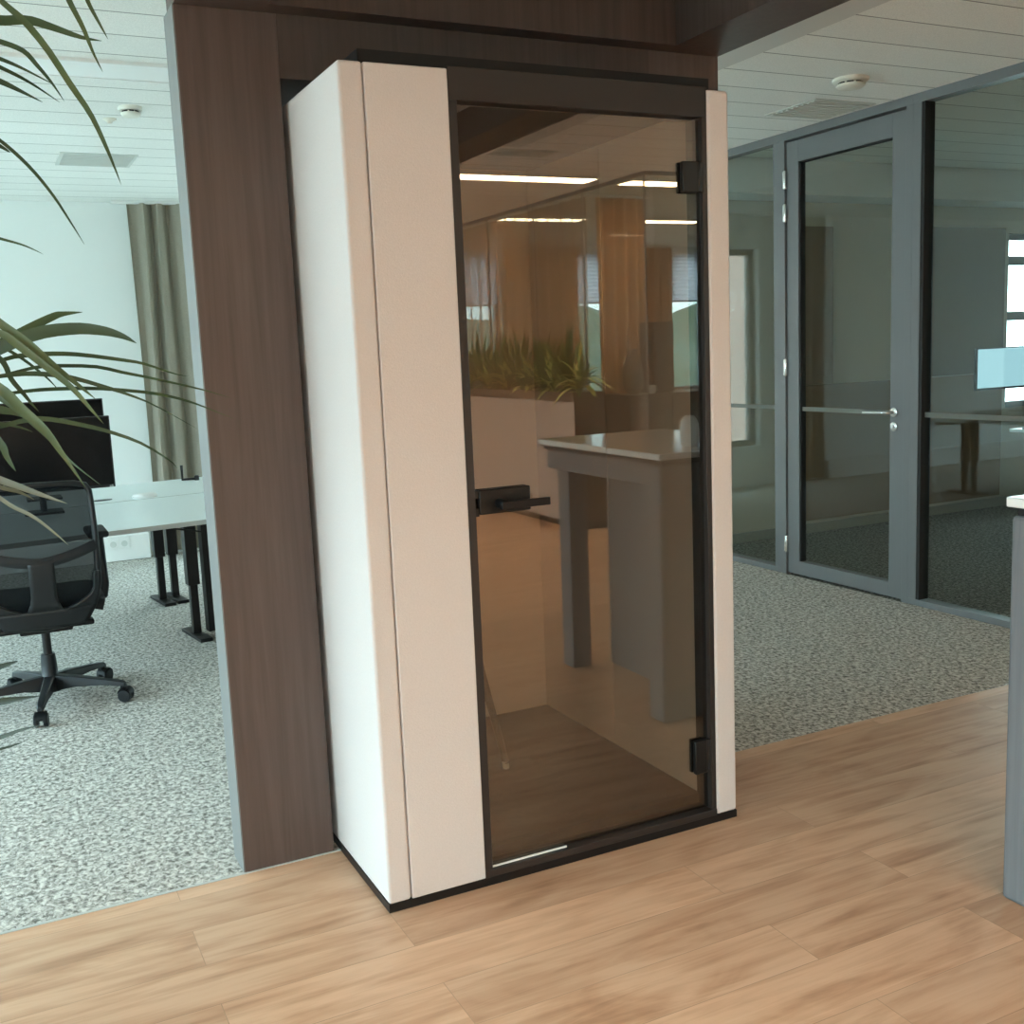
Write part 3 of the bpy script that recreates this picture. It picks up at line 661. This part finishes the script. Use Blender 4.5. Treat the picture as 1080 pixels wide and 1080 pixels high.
for k in range(5): cb.tube([(.20 + .03 * k, .49, .68), (.19 + .035 * k, .47, .5), (.215 + .02 * k, .475, .3), (.20 + .03 * k, .48, .05)], .006, 6)
cb.tube([(-.20, .60, .70), (-.10, .55, .655), (.05, .52, .625), (.16, .50, .60)], .005, 6)
cb.build('cables', M['black'], d1, smooth=True)
d2 = desk('desk', 'white desk further from the chair, facing the curtain', (.09 - 1.15 * math.sin(RZ), 2.90 + 1.163 * math.cos(RZ), 0), .92, RZ, legs=((.22, 0), (.31, .02), (-1.60, 0)), x1=.75)
gm = MB().lathe([(.05, .740), (.05, .744), (.036, .744)], (0, 0, 0), n=20)
gm.v = [(v[0] * 1.1 - .17, v[1] * .55 + .14, v[2]) for v in gm.v]
gm.build('grommet', M['black'], d2, smooth=True)
puck = MB().lathe([(.052, .740), (.055, .752), (.048, .762), (.01, .765)], (0, 0, 0), n=24)
puck.v = [(v[0] * 1.35 - .02, v[1] + 4.135, v[2]) for v in puck.v]
tag(puck.build('power_hub', M['white'], origin=(-.02, 4.135, .74), smooth=True), 'white oval puck lying on the desks by the gap between them', 'power hub')
cl = thing('desk_clamp', 'small black upright clamp at the edge of the desk by the curtain', 'clamp', (.36, 4.86, .74))
MB().tube([(-.035, 0, .11), (-.035, 0, .012), (.06, 0, .012)], .010, 8).build('bracket', M['black'], cl, smooth=True)
MB().lathe([(.016, 0), (.016, .03), (.008, .035)], (.06, 0, .0), n=14).build('knob', M['black'], cl, smooth=True)

def monitor(label, loc, w, h, z0, rz=0, lit=False, dx=0):
    o = thing('monitor', label, 'monitor', loc, rz, None)
    box(-w / 2, w / 2, 0, .028, z0, z0 + h).build('casing', M['blackgloss'], o, bevel=.003)
    box(-w / 2 + .008, w / 2 - .008, -.0015, -.0002, z0 + .016, z0 + h - .008).build('screen', M['screenlit'] if lit else M['screen'], o)
    MB().tube([(0, .06, z0 + h * .5), (dx * .5, .10, z0 + h * .4), (dx, .11, z0 * .8), (dx, .11, 0.012)], .018, 10).box(-.03, .03, .028, .075, z0 + h * .38, z0 + h * .62).build('stand', M['black'], o, smooth=True)
    box(dx - .10, dx + .10, .02, .20, 0, .012).build('base', M['black'], o, bevel=.003)
    return o
m1 = monitor('black monitor on the desk behind the chair, the lower of two', (-.60, 3.70, .74), .75, .397, .125)
lg = bpy.data.curves.new('maker_logo', 'FONT'); lg.body = 'LG'; lg.size = .017; lg.extrude = .0004; lg.align_x = 'RIGHT'
lt = bpy.data.objects.new('logo_source', lg); COL.objects.link(lt)
bpy.context.view_layer.update()
lme = bpy.data.meshes.new_from_object(lt); bpy.data.objects.remove(lt)
lo = bpy.data.objects.new('maker_logo', lme); COL.objects.link(lo); lo.parent = m1
lo.location = (.365, -.002, .127); lo.rotation_euler = (PI / 2, 0, 0); lme.materials.clear(); lme.materials.append(M['white'])
monitor('black monitor on the further desk, its top edge rising above the front one', (-.56, 4.42, .74), .76, .40, .20)

du = thing('cable_duct', 'white wall duct with power sockets at the foot of the office wall', 'cable duct', (-1.8, 6.345, 0))
box(-2.2, 2.06, -.053, .054, .002, .20).build('casing', M['white'], du, bevel=.004)
for x in (1.78, 1.865):
    s_ = box(x - .04, x + .04, -.058, -.053, .10, .18).build('socket', M['white'], du, bevel=.002)
    MB().lathe([(.024, -.0585), (.024, -.060), (.019, -.060), (.018, -.0575)], (x, 0, .14), 'y', 20).build('socket_ring', M['ventg'], s_)

# ------------------------------------------------------------------ curtains
def curtain_sheet(x0, x1, y, z0, z1, amp, per, ph=0, taper=0):
    rows = []; n = int((x1 - x0) / per * 14)
    for i in range(13):
        t = i / 12; z = z0 + (z1 - z0) * t; row = []
        for j in range(n + 1):
            s = j / n; x = x0 + (x1 - x0) * s
            a = 2 * PI * (x - x0) / per + ph
            row.append((x + .012 * math.sin(a * .37 + 3 * (1 - t)), y + amp * (1 + .25 * (1 - t)) * (math.sin(a) + .25 * math.sin(2.3 * a + 1 + (1 - t))), z))
        rows.append(row)
    return MB().grid(rows)
cu = thing('curtain', 'taupe curtain hanging beside the rear office window', 'curtain', (.52, 6.29, 0))
curtain_sheet(.315, .735, 6.29, .03, 2.765, .040, .14).build('cloth', M['curtg'], cu, cu.location, smooth=True)
box(.2, 3.6, 6.27, 6.31, 2.762, 2.785).build('curtain_track', M['white'], cu, cu.location)
cu2 = thing('curtain', 'taupe curtain bunched at the far jamb of the rear office window', 'curtain', (2.55, 6.29, 0))
curtain_sheet(2.25, 2.9, 6.29, .03, 2.76, .040, .14).build('cloth', M['curtg'], cu2, cu2.location, smooth=True)

# ------------------------------------------------------------------ office chair
def office_chair(label, loc, rz):
    c = thing('office_chair', label, 'office chair', loc, rz, 'black mesh office chairs')
    MB().lathe([(.030, .055), (.043, .06), (.045, .12), (.036, .135), (.034, .20), (.030, .235)], (0, 0, 0), n=24).build('hub', M['plastic'], c, smooth=True)
    MB().lathe([(.019, .20), (.019, .37)], (0, 0, 0), n=16).build('gas_column', M['black'], c, smooth=True)
    for k in range(5):
        a = math.radians(-93 - 8 + 72 * k); ca, sa = math.cos(a), math.sin(a)
        def P(r, t, z): return (ca * r - sa * t, sa * r + ca * t, z)
        m = MB(); secs = [(.03, .030, .062, .135), (.12, .026, .080, .128), (.24, .021, .082, .112), (.335, .018, .075, .098), (.352, .012, .068, .088)]
        b = 0
        for (r, w, z0, z1) in secs: m.v += [P(r, -w, z0), P(r, w, z0), P(r, w * .75, z1), P(r, -w * .75, z1)]
        for i in range(4):
            for j in range(4):
                p = i * 4 + j; q = i * 4 + (j + 1) % 4; m.f.append((p, q, q + 4, p + 4))
        m.f += [(3, 2, 1, 0), (16, 17, 18, 19)]
        l = m.build('base_leg', M['plastic'], c, bevel=.004)
        cm = MB(); cr = .335
        for t in (-.020, .020):
            prof = [(.012, -.010), (.027, -.009), (.030, -.004), (.030, .004), (.027, .009), (.012, .010)]
            k0 = len(cm.v); cm.lathe(prof, (0, 0, 0), 'y', 18)
            cm.v[k0:] = [P(cr + v[0] + .012, v[1] + t, v[2] + .030) for v in cm.v[k0:]]
        cm.tube([P(cr, 0, .03), P(cr, 0, .085)], .011, 10).tube([P(cr + .012, -.03, .03), P(cr + .012, .03, .03)], .006, 8)
        k0 = len(cm.v); cm.lathe([(.034, -.024), (.034, .024)], (0, 0, 0), 'y', 18); cm.v[k0:] = [P(cr + .012 + v[0] * .95, v[1], .034 + abs(v[2]) * 1.0) for v in cm.v[k0:]]
        cm.build('caster', M['plastic'], l, smooth=True)
    MB().box(-.11, .11, -.16, .14, .365, .415).box(-.20, .20, -.19, -.12, .385, .408).build('tilt_mechanism', M['black'], c, bevel=.008)
    rows = []
    for i in range(15):
        y = -.215 + .47 * i / 14; row = []
        for j in range(15):
            x = -.245 + .49 * j / 14; e = max(0, (abs(x) / .245) ** 6 * .02 + (abs((y - .02) / .235)) ** 8 * .02)
            row.append((x, y, .50 + .012 * (x / .245) ** 2 - e - max(0, y - .12) ** 2 * 1.2))
        rows.append(row)
    top = MB().grid(rows); 
    top.build('seat', M['seatfab'], c, smooth=True, solid=.055)
    def by(x, z): return -.262 + .55 * x * x - .05 * math.sin((z - .4) / .64 * PI) * 1.0 + .03
    def hw(z):
        if z > .60: return .228 + .006 * math.sin((z - .6) / .43 * PI)
        t = (.60 - z) / .19; return .228 - .075 * t * t
    loop = [(-hw(z), by(-hw(z), z), z) for z in [.42, .44, .48, .53, .58, .64, .74, .84, .94, .99]] + [(-.215, by(.2, 1.02), 1.018), (-.17, by(.17, 1.03), 1.03)]
    loop = loop + [(0, by(0, 1.035), 1.036)] + [(-x, y, z) for x, y, z in loop[::-1]]
    MB().tube(loop + [(0, by(0, .41) - .005, .405), loop[0]], .0135, 10).build('back_frame', M['plastic'], c, smooth=True)
    rows = []
    for i in range(19):
        z = .42 + .61 * i / 18; h = hw(z) - .004
        if z > 1.0: h -= (z - 1.0) * .8
        rows.append([(h * (j / 8 - 1), by(h * (j / 8 - 1), z), z) for j in range(17)])
    MB().grid(rows).build('back_mesh', M['mesh'], c, smooth=True)
    lb = [(x, by(x, .72) - .018, .705 + .055 * (abs(x) / .228) ** 1.6) for x in [-.228 + .456 * j / 16 for j in range(17)]]
    MB().tube(lb, .024, 10, (.45, 1)).build('lumbar_band', M['plastic'], c, smooth=True)
    sh = MB()
    def patch(fx0, fx1, z0, z1, nz=8, nx=6):
        rr = []
        for i in range(nz + 1):
            z = z0 + (z1 - z0) * i / nz; a0, a1 = fx0(z), fx1(z)
            rr.append([(a0 + (a1 - a0) * j / nx, by(a0 + (a1 - a0) * j / nx, z) - .020, z) for j in range(nx + 1)])
        sh.grid(rr)
    patch(lambda z: -hw(z) - .004, lambda z: hw(z) + .004, .392 + .02, .492, 6, 18)
    patch(lambda z: -.052 - .02 * max(0, (.56 - z) / .07) ** 2, lambda z: .052 + .02 * max(0, (.56 - z) / .07) ** 2, .492, .72, 8, 6)
    for s in (-1, 1):
        patch(lambda z: s * (hw(z) + .004), lambda z: s * (hw(z) - .022 - .09 * max(0, (.57 - z) / .078) ** 2), .492, .64, 8, 4)
    sh.build('back_shell', M['plastic'], c, smooth=True, solid=.016)
    for s in (-1, 1):
        a = MB().tube([(s * .16, -.06, .455), (s * .225, -.06, .468), (s * .258, -.06, .490), (s * .266, -.06, .54), (s * .262, -.055, .66), (s * .256, -.05, .765)], [.017, .018, .018, .018, .019, .022], 10, (1, 1.3)).build('armrest', M['plastic'], c, smooth=True)
        box(s * .256 - .045, s * .256 + .045, -.15, .10, .765, .795).build('arm_pad', M['seatfab'], a, bevel=.012, seg=3)
    return c
ch = office_chair('black mesh-backed office chair on casters, drawn up to the white desk', (-.70, 2.62, 0), 0)

# ------------------------------------------------------------------ room behind the glass partition
pn = box(4.83, 5.15, 3.846, 3.868, 1.165, 2.36).build('wall_panel', M['curtb'], origin=(5, 3.857, 1.8)); tag(pn, 'narrow tall brown panel on the wall behind the glass door', 'wall panel', 'brown wall panels')
pn = box(4.83, 7.05, 3.846, 3.868, .10, 1.160).build('wall_panel', M['panelb'], origin=(6, 3.857, .6)); tag(pn, 'long low brown panel above the skirting behind the glass partition', 'wall panel', 'brown wall panels')
pn = box(6.2, 7.05, 3.846, 3.868, 1.165, 2.37).build('wall_panel', M['paneld'], origin=(6.6, 3.857, 1.8)); tag(pn, 'wide dark brown panel on the wall beside the far window', 'wall panel', 'brown wall panels')
d3 = desk('desk', 'white desk behind the glass partition, carrying the lit screen', (7.2, 2.5, 0), .8, 0, x0=-.72, x1=.8, legs=((-.5, 0), (.65, 0)))
monitor('lit pale blue screen behind the glass partition', (6.20, 3.0, .74), .90, .31, .345, lit=True, dx=.40)
copy = office_chair('black mesh-backed office chair at the desk behind the glass partition', (7.0, 2.1, 0), .5)

# ------------------------------------------------------------------ planter row and far meeting room (seen in the door)
PX0, PX1 = 3.47, 3.76
py = -4.95
pls = []
for i, (ln, lab) in enumerate(((.82, 'pale planter cabinet at the end of the planter row'), (.90, 'pale planter cabinet, second from the row end'), (.90, 'pale planter cabinet, third from the row end'), (.90, 'pale planter cabinet deepest in the planter row'))):
    y1, y0 = py, py - ln; py = y0 - .003
    p = thing('planter_cabinet', lab, 'planter', ((PX0 + PX1) / 2, (y0 + y1) / 2, 0), group='planter cabinets in a row')
    o = p.location
    box(PX0, PX1, y0, y1, .06, 1.06).build('body', M['planterw'], p, o)
    box(PX0 + .03, PX1, y0 + .001, y1 - .001, 0, .06).build('plinth', M['black'], p, o)
    MB().box(PX0 - .004, PX0 + .02, y0, y1, 1.06, 1.135).box(PX1 - .02, PX1, y0, y1, 1.06, 1.135).box(PX0 + .02, PX1 - .02, y0, y0 + .02, 1.06, 1.135).box(PX0 + .02, PX1 - .02, y1 - .02, y1, 1.06, 1.135).build('rim', M['dwood2'], p, o)
    box(PX0 + .02, PX1 - .02, y0 + .02, y1 - .02, 1.06, 1.11).build('soil', M['soil'], p, o)
    if i == 0: box(PX0, PX1, y1, y1 + .002, .06, 1.06).build('end_panel', M['dwood2'], p, o)
def leafy(name, label, x, y, z, n, ln, w, droop, mats, spread, group):
    t = thing(name, label, 'plant', (x, y, z), group=group)
    for mi, mat in enumerate(mats):
        m = MB()
        for k in range(n // len(mats)):
            a = random.uniform(0, 2 * PI); el = random.uniform(*spread); L = ln * random.uniform(.65, 1.05)
            d = Vector((math.cos(a) * math.cos(el), math.sin(a) * math.cos(el), math.sin(el)))
            pts = []; z0 = random.uniform(.0, .12)
            for q in range(5):
                s = q / 4; p_ = d * L * s; pts.append((p_.x * .75, p_.y, z0 + p_.z - droop * L * s * s * math.cos(el)))
            m.blade(pts, w, seg=8)
        m.build('foliage', mat, t, smooth=True)
    MB().tube([(0, 0, -.02), (.005, .005, .12)], .015, 8).build('stem', M['cane'], t, smooth=True)
places = ['at the very end of the planter row', 'just behind the row end', 'before the middle of the first cabinet', 'at the far end of the first cabinet', 'at the near end of the second cabinet', 'in the middle of the second cabinet',
          'at the far end of the second cabinet', 'at the near end of the third cabinet', 'in the middle of the third cabinet', 'at the far end of the third cabinet', 'near the door frame in the reflection', 'deepest in the planter row']
yy = -5.06
for k, pl in enumerate(places):
    if k % 2 == 0: leafy('spider_plant', 'arching pale striped plant ' + pl, 3.60, yy, 1.11, 39, .40, .055, .60, [M['plantl'], M['plantd'], M['plantl']], (.2, 1.35), 'plants in the planter row')
    else: leafy('dracaena', 'dark spiky upright plant ' + pl, 3.62, yy, 1.11, 22, .54, .060, .14, [M['plantd']], (.7, 1.5), 'plants in the planter row')
    yy -= .225
sbd = thing('sideboard', 'dark walnut sideboard behind the glazing at the end of the planter row', 'sideboard', (4.6, -5.2, 0))
box(4.0, 5.3, -5.42, -4.97, .06, 1.06).build('body', M['cabinet'], sbd, sbd.location)
box(3.995, 5.305, -5.425, -4.95, 1.06, 1.085).build('top', M['dwood2'], sbd, sbd.location)
box(4.05, 5.25, -5.40, -5.0, 0, .06).build('plinth', M['black'], sbd, sbd.location)
for k in range(3): 
    f = box(4.005 + k * .432, 4.43 + k * .432, -4.969, -4.952, .07, 1.05).build('door', M['cabinet'], sbd, sbd.location)
    box(4.38 + k * .432, 4.39 + k * .432, -4.951, -4.935, .5, .7).build('handle', M['black'], f, sbd.location)
vs = thing('vase', 'dark rounded vase on the walnut sideboard', 'vase', (4.17, -5.15, 1.085))
MB().lathe([(.05, 0), (.085, .05), (.095, .16), (.07, .28), (.045, .34), (.05, .38), (.042, .38)], (0, 0, 0), n=24).build('body', M['dwood2'], vs, smooth=True)
spk = thing('speaker', 'tall dark speaker standing on the walnut sideboard', 'speaker', (4.45, -5.2, 1.085))
box(-.11, .11, -.1, .1, 0, .60).build('cabinet', M['black'], spk, bevel=.006)
box(-.10, .10, .1005, .106, .02, .58).build('grille', M['seatfab'], spk, bevel=.003)
cp = thing('cup', 'small white cup on the sideboard beside the speaker', 'cup', (4.28, -5.03, 1.085))
MB().lathe([(.022, 0), (.030, .01), (.034, .07), (.031, .07), (.026, .012)], (0, 0, 0), n=20).build('body', M['white'], cp, smooth=True)
MB().tube([(.032, 0, .055), (.052, 0, .05), (.05, 0, .025), (.030, 0, .02)], .004, 8).build('handle', M['white'], cp, smooth=True)

for (x0, x1, lab) in ((3.95, 4.72, 'copper curtain before the first far window'), (5.30, 6.34, 'wide copper curtain between the two far windows'), (6.93, 7.86, 'copper curtain behind the post of the far glazing'), (8.5, 8.95, 'copper curtain in the far corner of the meeting room')):
    c_ = thing('curtain', lab, 'curtain', ((x0 + x1) / 2, YR + .10, 0), group='copper curtains of the meeting room')
    curtain_sheet(x0, x1, YR + .10, .02, 2.76, .045, .16, x0).build('cloth', M['curto'], c_, c_.location, smooth=True)
    box(x0, x1, YR + .085, YR + .115, 2.76, 2.785).build('curtain_track', M['white'], c_, c_.location)
c_ = thing('curtain', 'copper curtain bunched behind the walnut sideboard and vase', 'curtain', (4.3, -5.52, 0), group='copper curtains of the meeting room')
curtain_sheet(4.06, 4.56, -5.52, .02, 2.76, .035, .12).build('cloth', M['curto'], c_, c_.location, smooth=True)
box(4.0, 4.6, -5.535, -5.505, 2.76, 2.785).build('curtain_track', M['white'], c_, c_.location)
c_ = thing('curtain', 'sheer copper voile hanging along the glazing behind the planter plants', 'curtain', (3.90, -7.5, 0), group='copper curtains of the meeting room')
vm = curtain_sheet(5.45, 9.6, 3.92, .04, 2.76, .03, .22); vm.v = [(v[1], -v[0], v[2]) for v in vm.v]
vm.build('cloth', M['voile'], c_, c_.location, smooth=True)
box(3.905, 3.935, -9.6, -5.4, 2.76, 2.785).build('curtain_track', M['white'], c_, c_.location)
for i, (a, b, lo, hi) in enumerate(WR):
    lab = ('blind on the added unseen facade window at the end of the oak floor', 'blind on the first meeting room window', 'blind on the second meeting room window', 'blind on the corner meeting room window')[i]
    t = thing('pleated_blind', 'lilac pleated ' + lab, 'blind', ((a + b) / 2, YR - .05, hi), group='pleated blinds on the far facade')
    rows = []; n = 26; zz = 2.06
    for k in range(n + 1):
        z = hi - .03 - (hi - .03 - zz) * k / n; rows.append([(a + .02, YR - .05 + .012 * (k % 2), z), (b - .02, YR - .05 + .012 * (k % 2), z)])
    MB().grid(rows).build('cloth', M['blind'], t, t.location)
    box(a + .01, b - .01, YR - .07, YR - .03, hi - .03, hi - .002).build('head_rail', M['white'], t, t.location)
    box(a + .01, b - .01, YR - .06, YR - .035, zz - .02, zz).build('bottom_rail', M['greymetal'], t, t.location)

# ------------------------------------------------------------------ dragon palm
pm = thing('potted_palm', 'tall potted palm whose long narrow leaves arch in front of the office', 'plant', (-1.32, -.33, 0))
O = pm.location
MB().lathe([(.17, 0), (.19, .01), (.22, .36), (.215, .38), (.195, .38), (.19, .34), (.02, .34)], (0, 0, 0), n=32).build('pot', M['pot'], pm, smooth=True)
MB().lathe([(.188, .325), (.188, .345), (.02, .355)], (0, 0, 0), n=24).build('soil', M['soil'], pm)
bases = [(-1.27, -.30, .34), (-1.34, -.26, .34), (-1.38, -.38, .34)]
for cr, b in zip(CROWNS, bases):
    c = Vector(cr); b = Vector(b); mid = b.lerp(c, .5) + Vector((-.09, .03, 0))
    pts = [b.lerp(mid, t / 6).lerp(mid.lerp(c, t / 6), t / 6) for t in range(7)]
    MB().tube(pts, [.022, .021, .020, .019, .018, .017, .015], 12).build('cane', M['cane'], pm, O, smooth=True)
def prof(t): return max(.03, min(1, .45 + 1.6 * t) * (1 - t ** 3.0))
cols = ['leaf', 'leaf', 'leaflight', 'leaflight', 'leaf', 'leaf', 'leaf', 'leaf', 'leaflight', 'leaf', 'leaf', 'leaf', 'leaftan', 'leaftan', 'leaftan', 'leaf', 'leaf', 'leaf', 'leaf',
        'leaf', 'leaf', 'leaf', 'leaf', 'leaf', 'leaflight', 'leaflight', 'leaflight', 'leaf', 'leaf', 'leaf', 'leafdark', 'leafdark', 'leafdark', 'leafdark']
cam_side = Vector((-.43, -.89, .15))
for i, (w, pts) in enumerate(LEAVES):
    up = cam_side if w > .008 else (cam_side + Vector((0, 0, .35))).normalized()
    if w < .008: w *= 1.25
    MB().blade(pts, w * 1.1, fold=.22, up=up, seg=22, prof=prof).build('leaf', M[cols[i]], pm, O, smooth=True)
# leaves that arch away from the doorway, out over the oak floor
for ci, cr in enumerate(CROWNS):
    for k in range(9):
        a = math.radians(95 + 22 * k + random.uniform(-8, 8)); el = random.uniform(.2, 1.1); L = random.uniform(.45, .65)
        d = Vector((math.cos(a) * math.cos(el), math.sin(a) * math.cos(el), math.sin(el)))
        pts = [Vector(cr) + d * L * s - Vector((0, 0, 1)) * .45 * L * s * s for s in (0, .25, .5, .75, 1)]
        if max(p.z for p in pts) > 2.74 or max(p.x for p in pts) > -.93: continue
        MB().blade(pts, .022, fold=.22, seg=12, prof=prof).build('leaf', M['leaf'], pm, O, smooth=True)

# ------------------------------------------------------------------ daylight
wd = bpy.data.worlds.new('overcast_sky'); SC.world = wd; wd.use_nodes = True
nt = wd.node_tree; bg = nt.nodes['Background']
tc = nt.nodes.new('ShaderNodeTexCoord'); sx = nt.nodes.new('ShaderNodeSeparateXYZ'); nt.links.new(tc.outputs['Generated'], sx.inputs[0])
rp = nt.nodes.new('ShaderNodeValToRGB'); e = rp.color_ramp.elements
e[0].position = 0.0; e[0].color = (.19, .245, .27, 1); e[1].position = .60; e[1].color = (.68, .99, 1.12, 1)
e2 = e.new(.22); e2.color = (.43, .59, .65, 1)
nt.links.new(sx.outputs['Z'], rp.inputs[0]); nt.links.new(rp.outputs[0], bg.inputs[0])
bg.inputs[1].default_value = SKY
def portal(name, loc, sx_, sy_, rot):
    l = bpy.data.lights.new(name, 'AREA'); l.shape = 'RECTANGLE'; l.size = sx_; l.size_y = sy_; l.cycles.is_portal = True
    o = bpy.data.objects.new(name, l); COL.objects.link(o); o.location = loc; o.rotation_euler = rot
for (a, b, lo, hi) in WL: portal('window_portal', (XL - .28, (a + b) / 2, (lo + hi) / 2), hi - lo, b - a, (0, -PI / 2, 0))
for (a, b, lo, hi) in WB: portal('window_portal', ((a + b) / 2, YB + .30, (lo + hi) / 2), b - a, hi - lo, (-PI / 2, 0, 0))
portal('window_portal', (9.3, -2.475, 1.5), 2.4, 3.05, (0, PI / 2, 0))
for (a, b, lo, hi) in WR: portal('window_portal', ((a + b) / 2, YR - .30, (lo + hi) / 2), b - a, hi - lo, (PI / 2, 0, 0))
for (a, b, lo, hi) in WN: portal('window_portal', ((a + b) / 2, 4.10, (lo + hi) / 2), b - a, hi - lo, (-PI / 2, 0, 0))

# ------------------------------------------------------------------ camera and view
cd = bpy.data.cameras.new('camera'); cam = bpy.data.objects.new('camera', cd); COL.objects.link(cam)
cd.sensor_width = 36; cd.sensor_fit = 'HORIZONTAL'; cd.lens = 37.998; cd.clip_start = .05; cd.clip_end = 400
r = Vector((.895013, -.444054, -.042051)); u = Vector((.102864, .113750, .988170)); f = Vector((.434017, .888750, -.147485))
cam.matrix_world = Matrix(((r.x, u.x, -f.x, -.88008), (r.y, u.y, -f.y, -2.67634), (r.z, u.z, -f.z, 1.52291), (0, 0, 0, 1)))
SC.camera = cam
vs_ = SC.view_settings; vs_.view_transform = 'Standard'; vs_.look = 'None'; vs_.gamma = 1; vs_.exposure = EXPOSURE; vs_.use_curve_mapping = False
cy = SC.cycles
cy.max_bounces = 14; cy.diffuse_bounces = 7; cy.glossy_bounces = 6; cy.transmission_bounces = 8; cy.transparent_max_bounces = 24
cy.sample_clamp_indirect = 6
